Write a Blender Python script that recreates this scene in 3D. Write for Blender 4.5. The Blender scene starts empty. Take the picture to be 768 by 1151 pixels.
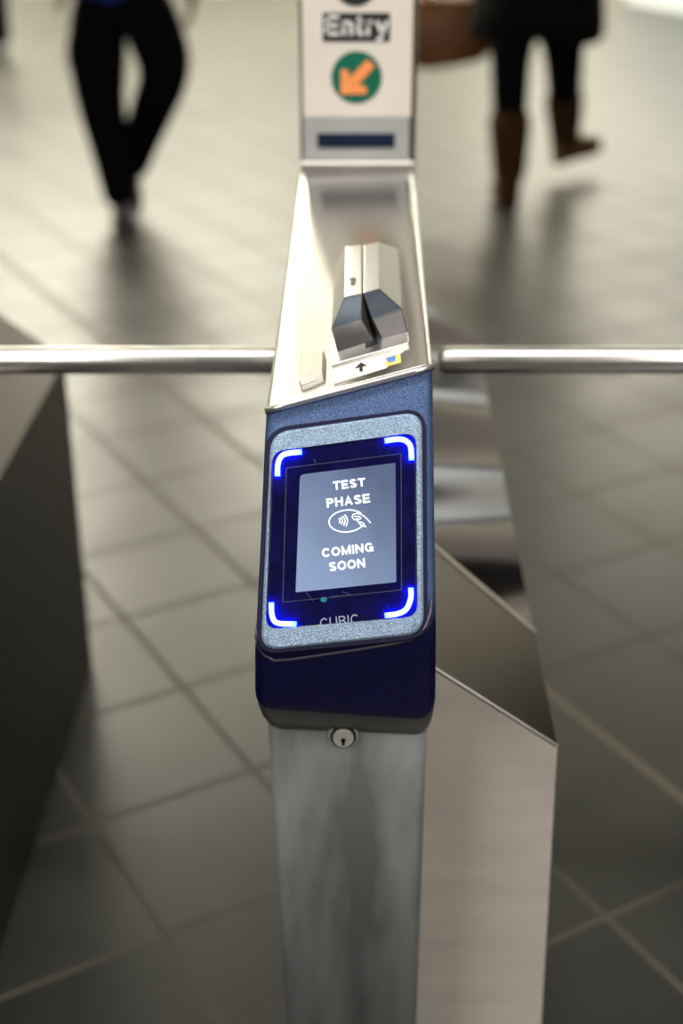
import bpy, bmesh, math, random
from mathutils import Vector, Matrix
random.seed(4)
S = bpy.context.scene
COL = S.collection
R = math.radians

# ------------------------------------------------------------------ camera
F = 1598.6; PITCH = R(26.44); H = 1.55
cam = bpy.data.cameras.new('camera'); co = bpy.data.objects.new('camera', cam); COL.objects.link(co)
cam.sensor_fit = 'VERTICAL'; cam.sensor_height = 36; cam.lens = 50
co.location = (0, 0, H); co.rotation_euler = (math.pi/2 - PITCH, 0, 0)
cam.clip_start = .05; cam.clip_end = 100
cam.dof.use_dof = True; cam.dof.focus_distance = 1.335; cam.dof.aperture_fstop = 2.3
S.camera = co
S.view_settings.view_transform = 'Standard'; S.view_settings.look = 'None'
S.view_settings.gamma = 1; S.view_settings.exposure = 0
S.view_settings.use_curve_mapping = False

def ray(px, py):
    u = px - 384; v = -(py - 575.5)
    return Vector((u, F*math.cos(PITCH) + v*math.sin(PITCH), -F*math.sin(PITCH) + v*math.cos(PITCH)))
O = Vector((0, 0, H))
def onplane(px, py, p0, n):
    d = ray(px, py); return O + d*((Vector(p0) - O).dot(n)/d.dot(n))
def atD(px, py, D): return onplane(px, py, (0, D, 0), Vector((0, 1, 0)))
def atZ(px, py, z): return onplane(px, py, (0, 0, z), Vector((0, 0, 1)))

# ------------------------------------------------------------------ materials
def mat(name, color=(.5,.5,.5), rough=.5, metal=0, noise=0, nscale=20, ndetail=4, rvar=0, bump=0, bscale=200,
        emit=None, estr=0, coat=0, aniso=0, stretch=(1,1,1), spec=.5, color2=None, lo=.35, hi=.65, sheen=0):
    m = bpy.data.materials.new(name); m.use_nodes = True
    nt = m.node_tree; b = nt.nodes['Principled BSDF']
    b.inputs['Base Color'].default_value = (*color, 1); b.inputs['Roughness'].default_value = rough
    b.inputs['Metallic'].default_value = metal; b.inputs['Coat Weight'].default_value = coat
    b.inputs['Coat Roughness'].default_value = .05
    b.inputs['Anisotropic'].default_value = aniso; b.inputs['Specular IOR Level'].default_value = spec
    b.inputs['Sheen Weight'].default_value = sheen
    if emit: b.inputs['Emission Color'].default_value = (*emit, 1); b.inputs['Emission Strength'].default_value = estr
    if noise or rvar or bump or color2:
        tc = nt.nodes.new('ShaderNodeTexCoord'); mp = nt.nodes.new('ShaderNodeMapping'); mp.inputs['Scale'].default_value = stretch
        nt.links.new(tc.outputs['Object'], mp.inputs['Vector'])
        nz = nt.nodes.new('ShaderNodeTexNoise'); nz.inputs['Scale'].default_value = nscale; nz.inputs['Detail'].default_value = ndetail
        nt.links.new(mp.outputs[0], nz.inputs['Vector'])
        rp = nt.nodes.new('ShaderNodeValToRGB'); rp.color_ramp.elements[0].position = lo; rp.color_ramp.elements[1].position = hi
        c1 = tuple(max(0, c*(1-noise)) for c in color); c2 = color2 or tuple(min(1, c*(1+noise)) for c in color)
        rp.color_ramp.elements[0].color = (*c1, 1); rp.color_ramp.elements[1].color = (*c2, 1)
        nt.links.new(nz.outputs['Fac'], rp.inputs[0]); nt.links.new(rp.outputs[0], b.inputs['Base Color'])
        if rvar:
            mr = nt.nodes.new('ShaderNodeMapRange'); mr.inputs[3].default_value = max(.02, rough-rvar); mr.inputs[4].default_value = rough+rvar
            nt.links.new(nz.outputs['Fac'], mr.inputs[0]); nt.links.new(mr.outputs[0], b.inputs['Roughness'])
        if bump:
            n2 = nt.nodes.new('ShaderNodeTexNoise'); n2.inputs['Scale'].default_value = bscale; n2.inputs['Detail'].default_value = 2
            nt.links.new(mp.outputs[0], n2.inputs['Vector'])
            bp = nt.nodes.new('ShaderNodeBump'); bp.inputs['Strength'].default_value = bump; bp.inputs['Distance'].default_value = .002
            nt.links.new(n2.outputs['Fac'], bp.inputs['Height']); nt.links.new(bp.outputs[0], b.inputs['Normal'])
    return m

M = {}
WAVE_AXIS = (.42, .82, -.38)      # added bump waves, shaped to imitate reflected bands on the polished sheet
M['steel']   = mat('brushed_steel', (.50,.485,.45), .42, 1, noise=.10, nscale=9, rvar=.06, bump=.03, bscale=60, stretch=(1,.15,3))
M['plate']   = mat('polished_steel_plate', (.56,.55,.52), .22, 1, noise=.05, nscale=14, rvar=.05, stretch=(1,.3,1))
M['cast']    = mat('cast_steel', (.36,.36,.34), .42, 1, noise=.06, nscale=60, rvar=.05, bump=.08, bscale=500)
M['castshade']= mat('cast_steel_shaded', (.040,.048,.060), .40, 1, noise=.06, nscale=80, rvar=.05)  # cast steel again, shade of the chamfer put into its colour
M['castfront'] = mat('cast_steel_front_shaded', (.085,.083,.085), .38, 1, noise=.06, nscale=60, rvar=.04)  # same cast steel, darkened to paint the shade of the front face
M['chrome']  = mat('polished_chrome', (.92,.91,.88), .3, 1, noise=.02, nscale=40)
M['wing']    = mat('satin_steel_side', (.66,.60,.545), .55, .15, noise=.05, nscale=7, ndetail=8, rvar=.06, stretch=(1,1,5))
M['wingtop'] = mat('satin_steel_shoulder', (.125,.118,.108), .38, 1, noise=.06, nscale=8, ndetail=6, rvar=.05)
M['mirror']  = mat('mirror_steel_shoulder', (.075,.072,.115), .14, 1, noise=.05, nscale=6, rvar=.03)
_nt = M['mirror'].node_tree; _g = _nt.nodes.new('ShaderNodeTexCoord'); _w = _nt.nodes.new('ShaderNodeTexWave'); _w.bands_direction = 'Y'
_w.inputs['Scale'].default_value = 1.1; _w.inputs['Distortion'].default_value = .5; _w.inputs['Detail Scale'].default_value = .6
_w.bands_direction = 'X'; _dt = _nt.nodes.new('ShaderNodeVectorMath'); _dt.operation = 'DOT_PRODUCT'; _dt.inputs[1].default_value = WAVE_AXIS
_cb = _nt.nodes.new('ShaderNodeCombineXYZ'); _nt.links.new(_g.outputs['Object'], _dt.inputs[0]); _nt.links.new(_dt.outputs['Value'], _cb.inputs[0]); _nt.links.new(_cb.outputs[0], _w.inputs['Vector']); _b = _nt.nodes.new('ShaderNodeBump'); _b.inputs['Distance'].default_value = .035; _b.inputs['Strength'].default_value = 1
_nt.links.new(_w.outputs['Fac'], _b.inputs['Height']); _nt.links.new(_b.outputs[0], _nt.nodes['Principled BSDF'].inputs['Normal'])
M['post']    = mat('stained_steel_post', (.115,.127,.125), .6, .1, noise=.38, nscale=7, ndetail=9, rvar=.08, stretch=(2.2,1,.5), lo=.38, hi=.62)
M['dull']    = mat('dull_dark_steel', (.085,.078,.070), .42, .9, noise=.15, nscale=4, ndetail=6, rvar=.06)
M['lockm']   = mat('lock_nickel', (.62,.60,.56), .4, .45, noise=.05, nscale=200)
M['black']   = mat('black_slot', (.012,.014,.02), .35, 0, noise=.2, nscale=50)
M['label']   = mat('white_label', (.78,.78,.74), .5, 0, noise=.04, nscale=90)
M['signpaint']= mat('beige_sign_enamel', (.74,.68,.62), .45, 0, noise=.03, nscale=12)
M['greyband']= mat('grey_band', (.46,.47,.47), .4, .3, noise=.04, nscale=20)
M['navy']    = mat('navy_window', (.008,.016,.04), .2, 0, noise=.1, nscale=20)
M['green']   = mat('green_enamel', (.0,.13,.075), .45, 0, noise=.05, nscale=40)
M['orange']  = mat('orange_enamel', (.95,.32,.10), .5, 0, noise=.04, nscale=40)
M['signblack']= mat('black_enamel', (.02,.022,.022), .4, 0, noise=.1, nscale=40)
M['white']   = mat('white_enamel', (.8,.8,.78), .5, 0, noise=.02, nscale=40)
M['yellow']  = mat('yellow_print', (.85,.62,.2), .5, 0, noise=.05, nscale=90)
M['blue']    = mat('blue_print', (.1,.25,.75), .5, 0, noise=.05, nscale=90)

def sparkle(name, dark, light, metal=.8, rough=.42, scale=1500, bump=.5, lo=.45, hi=.62):
    return mat(name, dark, rough, metal, nscale=scale, ndetail=1, color2=light, lo=lo, hi=hi, bump=bump, bscale=scale*.8)
M['housing'] = sparkle('dark_metallic_plastic', (.018,.040,.13), (.15,.25,.48), .45, .45, 1300, lo=.36, hi=.72)
M['housing_low'] = mat('black_plastic_chin', (.002,.002,.036), .40, .0, spec=.3, noise=.25, nscale=500, bump=.25, bscale=1200)  # blue bloom of the reader lights is put into this base colour
M['pad']     = sparkle('speckled_grey_bezel', (.11,.18,.30), (.52,.68,.86), .5, .42, 1500, .5)
M['glass']   = mat('black_reader_glass', (.003,.003,.045), .12, 0, noise=.3, nscale=60, rvar=.04, coat=.4)  # blue glow from the light corners is painted into the even base colour
M['text']    = mat('screen_white', (.8,.85,.95), .4, 0, emit=(.90,.95,1), estr=.95)
M['print']   = mat('grey_logo_print', (.30,.34,.42), .5, 0, noise=.03, nscale=90)
M['led']     = mat('blue_led', (.1,.1,.4), .4, 0, emit=(.0006,.0016,1.0), estr=550)
M['ledcore'] = mat('blue_led_core', (.8,.85,1), .4, 0, emit=(.50,.66,1.0), estr=2.0)
M['shade']   = mat('grey_scratch', (.06,.08,.12), .5, 0, noise=.03, nscale=90)
M['teal']    = mat('teal_sensor', (.03,.22,.24), .15, 0, noise=.1, nscale=300)

def screen_mat():
    m = bpy.data.materials.new('lcd_screen'); m.use_nodes = True; nt = m.node_tree; b = nt.nodes['Principled BSDF']
    tc = nt.nodes.new('ShaderNodeTexCoord'); sp = nt.nodes.new('ShaderNodeSeparateXYZ'); nt.links.new(tc.outputs['UV'], sp.inputs[0])
    # backlight: brighter at left and bottom edges, as an LCD panel looks
    a = nt.nodes.new('ShaderNodeMath'); a.operation = 'MULTIPLY_ADD'; a.inputs[1].default_value = -.45; nt.links.new(sp.outputs[0], a.inputs[0])
    c = nt.nodes.new('ShaderNodeMath'); c.operation = 'MULTIPLY_ADD'; c.inputs[1].default_value = -.55; c.inputs[2].default_value = 1.0
    nt.links.new(sp.outputs[1], c.inputs[0]); nt.links.new(c.outputs[0], a.inputs[2])
    nz = nt.nodes.new('ShaderNodeTexNoise'); nz.inputs['Scale'].default_value = 3; nt.links.new(tc.outputs['UV'], nz.inputs['Vector'])
    d = nt.nodes.new('ShaderNodeMath'); d.operation = 'MULTIPLY_ADD'; d.inputs[1].default_value = .3; nt.links.new(nz.outputs['Fac'], d.inputs[0]); nt.links.new(a.outputs[0], d.inputs[2])
    rp = nt.nodes.new('ShaderNodeValToRGB'); nt.links.new(d.outputs[0], rp.inputs[0])
    rp.color_ramp.elements[0].position = .15; rp.color_ramp.elements[0].color = (.065,.095,.20,1)
    rp.color_ramp.elements[1].position = 1.1; rp.color_ramp.elements[1].color = (.27,.37,.58,1)
    nt.links.new(rp.outputs[0], b.inputs['Emission Color']); b.inputs['Emission Strength'].default_value = .85
    b.inputs['Base Color'].default_value = (.05,.06,.08,1); b.inputs['Roughness'].default_value = .15
    return m
M['screen'] = screen_mat()

def floor_mat():
    m = bpy.data.materials.new('polished_stone_tiles'); m.use_nodes = True; nt = m.node_tree; N = nt.nodes; L = nt.links
    b = N['Principled BSDF']
    g = N.new('ShaderNodeNewGeometry'); sp = N.new('ShaderNodeSeparateXYZ'); L.new(g.outputs['Position'], sp.inputs[0])
    def math_(op, a, b_=None, c=None):
        n = N.new('ShaderNodeMath'); n.operation = op
        for k, v in enumerate((a, b_, c)):
            if v is None: continue
            if isinstance(v, (int, float)): n.inputs[k].default_value = v
            else: L.new(v, n.inputs[k])
        return n.outputs[0]
    th = R(29.9); ct, st = math.cos(th), math.sin(th); sz = .3057
    u = math_('ADD', math_('MULTIPLY', sp.outputs[0], ct), math_('MULTIPLY', sp.outputs[1], st))
    v = math_('ADD', math_('MULTIPLY', sp.outputs[0], -st), math_('MULTIPLY', sp.outputs[1], ct))
    ui = math_('DIVIDE', math_('SUBTRACT', u, 1.5106), sz); vi = math_('DIVIDE', math_('SUBTRACT', v, 3.4096), sz)
    def dist(x): return math_('MULTIPLY', math_('ABSOLUTE', math_('SUBTRACT', math_('FRACT', math_('ADD', x, .5)), .5)), sz)
    du, dv = dist(ui), dist(vi)
    gr = math_('LESS_THAN', math_('MINIMUM', du, dv), .0050)
    # the wide pale movement joint: every 12th line
    wj = math_('LESS_THAN', math_('MULTIPLY', math_('ABSOLUTE', ui), sz), .009)
    # per-tile tone
    cx = N.new('ShaderNodeCombineXYZ'); L.new(math_('FLOOR', ui), cx.inputs[0]); L.new(math_('FLOOR', vi), cx.inputs[1])
    wn = N.new('ShaderNodeTexWhiteNoise'); wn.noise_dimensions = '3D'; L.new(cx.outputs[0], wn.inputs['Vector'])
    nz = N.new('ShaderNodeTexNoise'); nz.inputs['Scale'].default_value = 3.3; nz.inputs['Detail'].default_value = 7; nz.inputs['Roughness'].default_value = .6
    L.new(g.outputs['Position'], nz.inputs['Vector'])
    nf = N.new('ShaderNodeTexNoise'); nf.inputs['Scale'].default_value = 140; nf.inputs['Detail'].default_value = 3; L.new(g.outputs['Position'], nf.inputs['Vector'])
    f = math_('ADD', math_('MULTIPLY', wn.outputs['Value'], .25), math_('ADD', math_('MULTIPLY', nz.outputs['Fac'], .55), math_('MULTIPLY', nf.outputs['Fac'], .2)))
    rp = N.new('ShaderNodeValToRGB'); L.new(f, rp.inputs[0])
    rp.color_ramp.elements[0].position = .2; rp.color_ramp.elements[0].color = (.011,.013,.012,1)
    rp.color_ramp.elements[1].position = .8; rp.color_ramp.elements[1].color = (.044,.045,.039,1)
    mx = N.new('ShaderNodeMix'); mx.data_type = 'RGBA'; L.new(gr, mx.inputs[0]); L.new(rp.outputs[0], mx.inputs[6]); mx.inputs[7].default_value = (.125,.115,.098,1)
    mx2 = N.new('ShaderNodeMix'); mx2.data_type = 'RGBA'; L.new(wj, mx2.inputs[0]); L.new(mx.outputs[2], mx2.inputs[6]); mx2.inputs[7].default_value = (.26,.225,.18,1)
    L.new(mx2.outputs[2], b.inputs['Base Color'])
    joint = math_('MAXIMUM', gr, wj)
    ro = math_('ADD', math_('MULTIPLY', joint, .45), math_('MULTIPLY_ADD', nz.outputs['Fac'], .16, .32))
    L.new(ro, b.inputs['Roughness'])
    sl = math_('MULTIPLY_ADD', joint, -.46, .5); L.new(sl, b.inputs['Specular IOR Level'])
    b.inputs['IOR'].default_value = 1.75
    bp = N.new('ShaderNodeBump'); bp.inputs['Strength'].default_value = .25; bp.inputs['Distance'].default_value = .002
    L.new(math_('SUBTRACT', math_('MULTIPLY', nz.outputs['Fac'], .3), joint), bp.inputs['Height']); L.new(bp.outputs[0], b.inputs['Normal'])
    return m

# ------------------------------------------------------------------ builders
def link(name, me, m=None, parent=None, smooth=False):
    o = bpy.data.objects.new(name, me); COL.objects.link(o)
    if m: me.materials.append(m)
    if smooth:
        for p in me.polygons: p.use_smooth = True
    if parent: o.parent = parent; o.matrix_parent_inverse = Matrix.Translation(-parent.location)
    return o
def finish(name, bm, m, parent=None, smooth=False, bevel=0, seg=2):
    bmesh.ops.remove_doubles(bm, verts=bm.verts, dist=1e-6)
    bmesh.ops.recalc_face_normals(bm, faces=bm.faces)
    me = bpy.data.meshes.new(name); bm.to_mesh(me); bm.free()
    o = link(name, me, m, parent, smooth)
    if bevel:
        md = o.modifiers.new('bevel', 'BEVEL'); md.width = bevel; md.segments = seg; md.limit_method = 'ANGLE'; md.angle_limit = R(30)
        for p in me.polygons: p.use_smooth = True
        md.harden_normals = True
    return o
def empty(name, loc, label=None, cat=None, group=None):
    o = bpy.data.objects.new(name, None); COL.objects.link(o); o.location = loc; o.empty_display_size = .05
    tag(o, label, cat, group); return o
def tag(o, label=None, cat=None, group=None, kind=None):
    if label: o['label'] = label
    if cat: o['category'] = cat
    if group: o['group'] = group
    if kind: o['kind'] = kind
def hexa(bm, lo, hi):
    """solid between two loops of equal length"""
    a = [bm.verts.new(p) for p in lo]; b = [bm.verts.new(p) for p in hi]; n = len(a)
    bm.faces.new(a[::-1]); bm.faces.new(b)
    for i in range(n): bm.faces.new((a[i], a[(i+1) % n], b[(i+1) % n], b[i]))
def box(bm, x0, x1, y0, y1, z0, z1):
    hexa(bm, [(x0,y0,z0),(x1,y0,z0),(x1,y1,z0),(x0,y1,z0)], [(x0,y0,z1),(x1,y0,z1),(x1,y1,z1),(x0,y1,z1)])
def prism(name, pts, off, m, parent=None, bevel=0, smooth=False, seg=2):
    """loop pts thickened by vector off"""
    off = Vector(off); bm = bmesh.new()
    hexa(bm, [Vector(p) + off for p in pts], [Vector(p) for p in pts])
    return finish(name, bm, m, parent, smooth, bevel, seg)
def tube(bm, pts, r, n=12, caps=True):
    pts = [Vector(p) for p in pts]; rings = []
    rr = r if isinstance(r, (list, tuple)) else [r]*len(pts)
    up = Vector((0, 0, 1)); prev = None
    for i, p in enumerate(pts):
        t = (pts[min(i+1, len(pts)-1)] - pts[max(i-1, 0)]).normalized()
        if prev is None:
            a = t.orthogonal().normalized()
        else:
            a = (prev - t*prev.dot(t)).normalized()
        prev = a; b = t.cross(a)
        rings.append([bm.verts.new(p + (a*math.cos(k*2*math.pi/n) + b*math.sin(k*2*math.pi/n))*rr[i]) for k in range(n)])
    for i in range(len(rings)-1):
        for k in range(n): bm.faces.new((rings[i][k], rings[i][(k+1) % n], rings[i+1][(k+1) % n], rings[i+1][k]))
    if caps: bm.faces.new(rings[0][::-1]); bm.faces.new(rings[-1])

# ------------------------------------------------------------------ the room
def struct(name, bm, m):
    o = finish(name, bm, m); o['kind'] = 'structure'; return o
RX, RY0, RY1, RZ = 9, -6, 19, 3.1
bm = bmesh.new(); box(bm, -RX, RX, RY0, RY1, -.1, 0); struct('floor', bm, floor_mat())
M['wall'] = mat('cream_wall_tile', (.62,.59,.50), .4, 0, noise=.05, nscale=3)
M['darkwall'] = mat('grey_wall', (.12,.12,.12), .6, 0, noise=.05, nscale=3)
M['ceil'] = mat('ceiling_paint', (.65,.63,.55), .8, 0, noise=.04, nscale=2)
bm = bmesh.new(); box(bm, -RX, RX, RY0, RY1, RZ, RZ+.1); struct('ceiling', bm, M['ceil'])
bm = bmesh.new(); box(bm, -RX, RX, RY1, RY1+.1, 0, RZ); struct('wall_back', bm, M['wall'])
bm = bmesh.new(); box(bm, -RX, RX, RY0-.1, RY0, 0, RZ); struct('wall_front', bm, M['darkwall'])
bm = bmesh.new(); box(bm, -RX-.1, -RX, RY0, RY1, 0, RZ); struct('wall_left', bm, M['wall'])
bm = bmesh.new(); box(bm, RX, RX+.1, RY0, RY1, 0, RZ); struct('wall_right', bm, M['wall'])

def area(name, loc, sx, sy, power, color=(1,.93,.78), rot=(0,0,0)):
    l = bpy.data.lights.new(name, 'AREA'); l.shape = 'RECTANGLE'; l.size = sx; l.size_y = sy; l.energy = power; l.color = color
    o = bpy.data.objects.new(name, l); COL.objects.link(o); o.location = loc; o.rotation_euler = rot; return o
WARM = (1,.94,.76)
for i, (x, y, p) in enumerate([(-6,7.8,75),(-2.4,7.8,120),(-1.3,9.6,215),
                               (-6,10,100),(-3,10.6,110),(-1.4,11,140),(2.6,11,85),(6.5,10.4,55),
                               (-6,12.5,100),(-3,12.8,110),(0,12.8,100),(2.6,13,115),(5.5,12.5,85),
                               (-5,15,110),(-1.5,15,50),(2.4,15.2,125),(6,15,120),(-5,17.6,125),(-1,17.6,85),(3,17.6,125),(7,17.6,115)]):
    area('unseen_lamp', (x, y, RZ-.02), 2.4, .5, p*(.88 if y > 11.5 else .97), WARM)
area('unseen_lamp', (-1.9, -1.2, RZ-.02), .6, 2.4, 105, (1,.95,.90))  # added behind the viewpoint to brighten sign, reader and cabinet front
area('unseen_lamp', (2.1, -1.6, RZ-.02), .6, 2.4, 130, (1,.93,.86))  # second added lamp behind the viewpoint, same purpose
area('unseen_lamp', (-.1, 1.3, RZ-.02), 2.6, .22, 62, (1,.96,.88))  # added overhead, out of view, to brighten the label and the arms

w = bpy.data.worlds.new('world'); S.world = w; w.use_nodes = True
w.node_tree.nodes['Background'].inputs[0].default_value = (.02,.02,.02,1)

# ------------------------------------------------------------------ turnstile
YAX = Vector((.0168, 1, 0)).normalized()       # long axis of the turnstile row
N1 = Vector((0, 1, 0))
fp0 = atD(390, 725, 1.13)                       # middle of the crease under the reader face
LEAN = R(30)
FN = Vector((0, -math.cos(LEAN), math.sin(LEAN)))   # reader face normal (towards the rider)
def f(px, py, out=0): return onplane(px, py, fp0 + FN*out, FN)

def wing_body(parent, xr, d0, d1, shz, xl, topz, xtop, name='cabinet_body', m=None, seam=None):
    """lower cabinet: vertical right side, sloping shoulder; section in x-z, long in y"""
    sec = [(xl, 0), (xr, 0), (xr, shz), (xtop, topz), (xl, topz)]
    bm = bmesh.new()
    sh0, sh1 = YAX*d0, YAX*d1
    hexa(bm, [(x + sh0.x, d0, z) for x, z in sec], [(x + sh1.x, d1, z) for x, z in sec])
    return finish(name, bm, m, parent, bevel=.0025)

# --- our turnstile
T = empty('turnstile', (0, 1.9, 0), 'steel subway turnstile with glowing contactless reader, card slot and Entry sign', 'turnstile')
DW = 1.295
sc_ = atD(627, 838, DW); su = atD(480, 745, DW)
slope = (su.z - sc_.z)/(sc_.x - su.x)
XR = sc_.x - YAX.x*DW; SHZ = sc_.z; XT = .055; TZ = SHZ + slope*(XR - XT)
DEND = 2.62
# plain lower body, front plate and shoulder plates are separate sheets of steel
wing_body(T, XR-.004, DW+.004, DEND, SHZ-.004, -.055, TZ-.004, XT, 'cabinet_body', M['dull'])
fl = atD(609, 1151, DW); 
lean = (fl.x - sc_.x)/(fl.z - sc_.z)
front = [(XR + YAX.x*DW - SHZ*lean, DW, 0), (sc_.x, DW, SHZ), (XT + YAX.x*DW, DW, TZ), (XT + YAX.x*DW, DW, 0)]
prism('front_panel', front, (0, .004, 0), M['wing'], T, bevel=.0012)
def shoulder(d0a, d0b, d1a, d1b, name, m, lift=.0):
    """plate on the sloping shoulder; a = outer edge, b = upper edge"""
    def P(x, d, z): return Vector((x + YAX.x*d, d, z))
    n = Vector((slope, 0, 1)).normalized()
    q = [P(XR, d0a, SHZ), P(XR, d1a, SHZ), P(XT, d1b, TZ), P(XT, d0b, TZ)]
    return prism(name, [p + n*lift for p in q], -n*.004, m, T, bevel=.0010)
SN = Vector((slope, 0, 1)).normalized(); SP = Vector((XR + YAX.x*DW, DW, SHZ))
s1 = onplane(603, 713, SP, SN); s2 = onplane(493, 622, SP, SN)
k = (s2.y - s1.y)/(s1.x - s2.x); sb = s1.y + k*(s1.x - (XT + .02))
_h = (onplane(580, 560, SP, SN) - onplane(500, 560, SP, SN)).normalized()
_dt.inputs[1].default_value = SN.cross(_h).normalized()
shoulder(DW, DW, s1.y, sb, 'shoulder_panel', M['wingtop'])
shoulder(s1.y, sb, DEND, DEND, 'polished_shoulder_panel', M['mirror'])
shoulder(s1.y-.006, sb-.006, s1.y+.003, sb+.003, 'shoulder_joint', M['steel'], .0025)

bm = bmesh.new(); e0 = Vector((sc_.x, DW-.0002, SHZ)); e1 = Vector((XT + YAX.x*DW, DW-.0002, TZ))
tube(bm, [e0, e1], .0011, 8); finish('edge_highlight', bm, M['label'], T, smooth=True)  # thin bead added; white colour paints the highlight on the panel edge
# --- front post
PD = 1.19
a0, a1 = atD(300.5, 815, PD), atD(321.5, 1151, PD)
b0, b1 = atD(481, 815, PD), atD(469, 1151, PD)
def ext(p, q, z): return p + (q - p)*((z - p.z)/(q.z - p.z))
def post_sec(z, ztop_extra=0):
    l, r = ext(a0, a1, z).x, ext(b0, b1, z).x
    rr = .012; out = []
    for k in range(5):
        t = k/4*math.pi/2; out.append((l + rr - rr*math.cos(t), PD + rr - rr*math.sin(t), z))
    for k in range(5):
        t = k/4*math.pi/2; out.append((r - rr + rr*math.sin(t), PD + rr - rr*math.cos(t), z))
    out += [(r, 1.32, z), (l, 1.32, z)]
    return out
bm = bmesh.new(); hexa(bm, post_sec(0), post_sec(.84)); post = finish('front_post', bm, M['post'], T)
for p in post.data.polygons: p.use_smooth = abs(p.normal.z) < .5
# collar between post and reader
def col_sec(px_l, px_r, yl, yr, D, back=1.31, rr=.014):
    l = atD(px_l, yl, D); r = atD(px_r, yr, D); out = []
    def z(x): return l.z + (r.z - l.z)*(x - l.x)/(r.x - l.x)
    for k in range(6):
        t = k/5*math.pi/2; x = l.x + rr - rr*math.cos(t); out.append((x, D + rr - rr*math.sin(t), z(x)))
    for k in range(6):
        t = k/5*math.pi/2; x = r.x - rr + rr*math.sin(t); out.append((x, D + rr - rr*math.cos(t), z(x)))
    out += [(r.x, back, r.z), (l.x, back, l.z)]
    return out
bm = bmesh.new()
secs = [col_sec(301, 481, 818, 826, 1.186), col_sec(294, 485.5, 810, 819, 1.178), col_sec(289.5, 488.5, 799, 808, 1.168), col_sec(289, 489.5, 770, 770, 1.160)]
prev = None
for s in secs:
    vs = [bm.verts.new(p) for p in s]
    if prev:
        for i in range(len(vs)): bm.faces.new((prev[i], prev[(i+1) % len(vs)], vs[(i+1) % len(vs)], vs[i]))
    else: bm.faces.new(vs[::-1])
    prev = vs
bm.faces.new(prev)
finish('collar', bm, mat('grey_collar_steel', (.16,.165,.165), .45, .7, noise=.1, nscale=15), T, smooth=True)
# key lock
lc = atD(386, 826, 1.186)
def disc_solid(name, c, r, y0, y1, m, n=32, r2=None, bev=0):
    bm = bmesh.new(); r2 = r2 or r
    hexa(bm, [(c.x + r*math.cos(t*2*math.pi/n), y1, c.z + r*math.sin(t*2*math.pi/n)) for t in range(n)],
             [(c.x + r2*math.cos(t*2*math.pi/n), y0, c.z + r2*math.sin(t*2*math.pi/n)) for t in range(n)])
    return bm
def scale_r(px, D=1.19): return px/F*1.43
kl = finish('key_lock', disc_solid('', lc, scale_r(21), 1.1835, 1.20, None, r2=scale_r(16)), M['lockm'], T, bevel=.0012)
bm = disc_solid('', lc, scale_r(15), 1.1815, 1.186, None, r2=scale_r(14.5)); finish('lock_ring', bm, M['black'], kl, bevel=.0005)
bm = disc_solid('', lc, scale_r(12.5), 1.1785, 1.184, None, r2=scale_r(11.5)); finish('lock_barrel', bm, M['lockm'], kl, bevel=.0008)
bm = bmesh.new(); k_ = scale_r(1)
box(bm, lc.x - k_*1.6, lc.x + k_*1.6, 1.1778, 1.181, lc.z - k_*8, lc.z - k_*1.0)
_kc = Vector((lc.x, 0, lc.z - k_*1.2))
hexa(bm, [(_kc.x + k_*2.8*math.cos(t*math.pi/8), 1.181, _kc.z + k_*2.8*math.sin(t*math.pi/8)) for t in range(16)],
         [(_kc.x + k_*2.8*math.cos(t*math.pi/8), 1.1778, _kc.z + k_*2.8*math.sin(t*math.pi/8)) for t in range(16)])
finish('keyhole', bm, M['black'], kl)

# --- reader housing (lofted rows, left / right silhouette pixels of each row, distance of the surface)
def row(pl, pr, rr, surf, back, n=7, bulge=0):
    """surf(px,py) -> 3D; rr corner radius; back = vector to the rear edge"""
    L_, R_ = surf(*pl), surf(*pr); u = (R_ - L_); w_ = u.length; u = u/w_
    bk = back.normalized(); pts = [L_ + back, L_ + bk*rr*1.6]
    for k in range(n):
        t = k/(n-1)*math.pi/2; pts.append(L_ + u*(rr - rr*math.cos(t)) + bk*(rr - rr*math.sin(t)))
    for k in range(1, 8): pts.append(L_ + u*(rr + (w_ - 2*rr)*k/8))
    for k in range(n):
        t = k/(n-1)*math.pi/2; pts.append(R_ - u*(rr - rr*math.sin(t)) + bk*(rr - rr*math.cos(t)))
    pts += [R_ + bk*rr*1.6, R_ + back]
    return pts
CN = Vector((0, -1, -.04)).normalized()
cp0 = atD(390, 735, 1.137)
def c_(px, py): return onplane(px, py, cp0, CN)
bkF = Vector((.0, 1, -.22)).normalized()*.11
bkC = Vector((.0, 1, .0)).normalized()*.13
rows = [row((299.5,463), (486.5,412), .004, f, bkF*.9), row((299.3,466), (486.9,415), .0065, f, bkF),
        row((297,500), (487.5,455), .0105, f, bkF), row((293,600), (489,570), .0115, f, bkF),
        row((288.5,690), (490.5,665), .0115, f, bkF), row((287,722), (491,704), .0115, f, bkF)]
cs_ = lambda d: (lambda x, y: c_(x, y) + Vector((0, d, 0)))
rows2 = [row((287.3,713), (491,696), .0115, lambda x, y: f(x, y, .0004), bkF), row((287,722), (491,704), .0118, lambda x, y: f(x, y, .0004), bkF),
        row((286.4,732), (491,714), .0122, cs_(.0002), bkC), row((286,745), (491,728), .0125, c_, bkC),
        row((286,784), (490.5,792), .0125, c_, bkC), row((287.5,792), (489,802), .0125, cs_(.001), bkC),
        row((291,798), (485,810.5), .012, cs_(.003), bkC*.97), row((297,801.5), (477,815), .010, cs_(.007), bkC*.94)]
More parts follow.
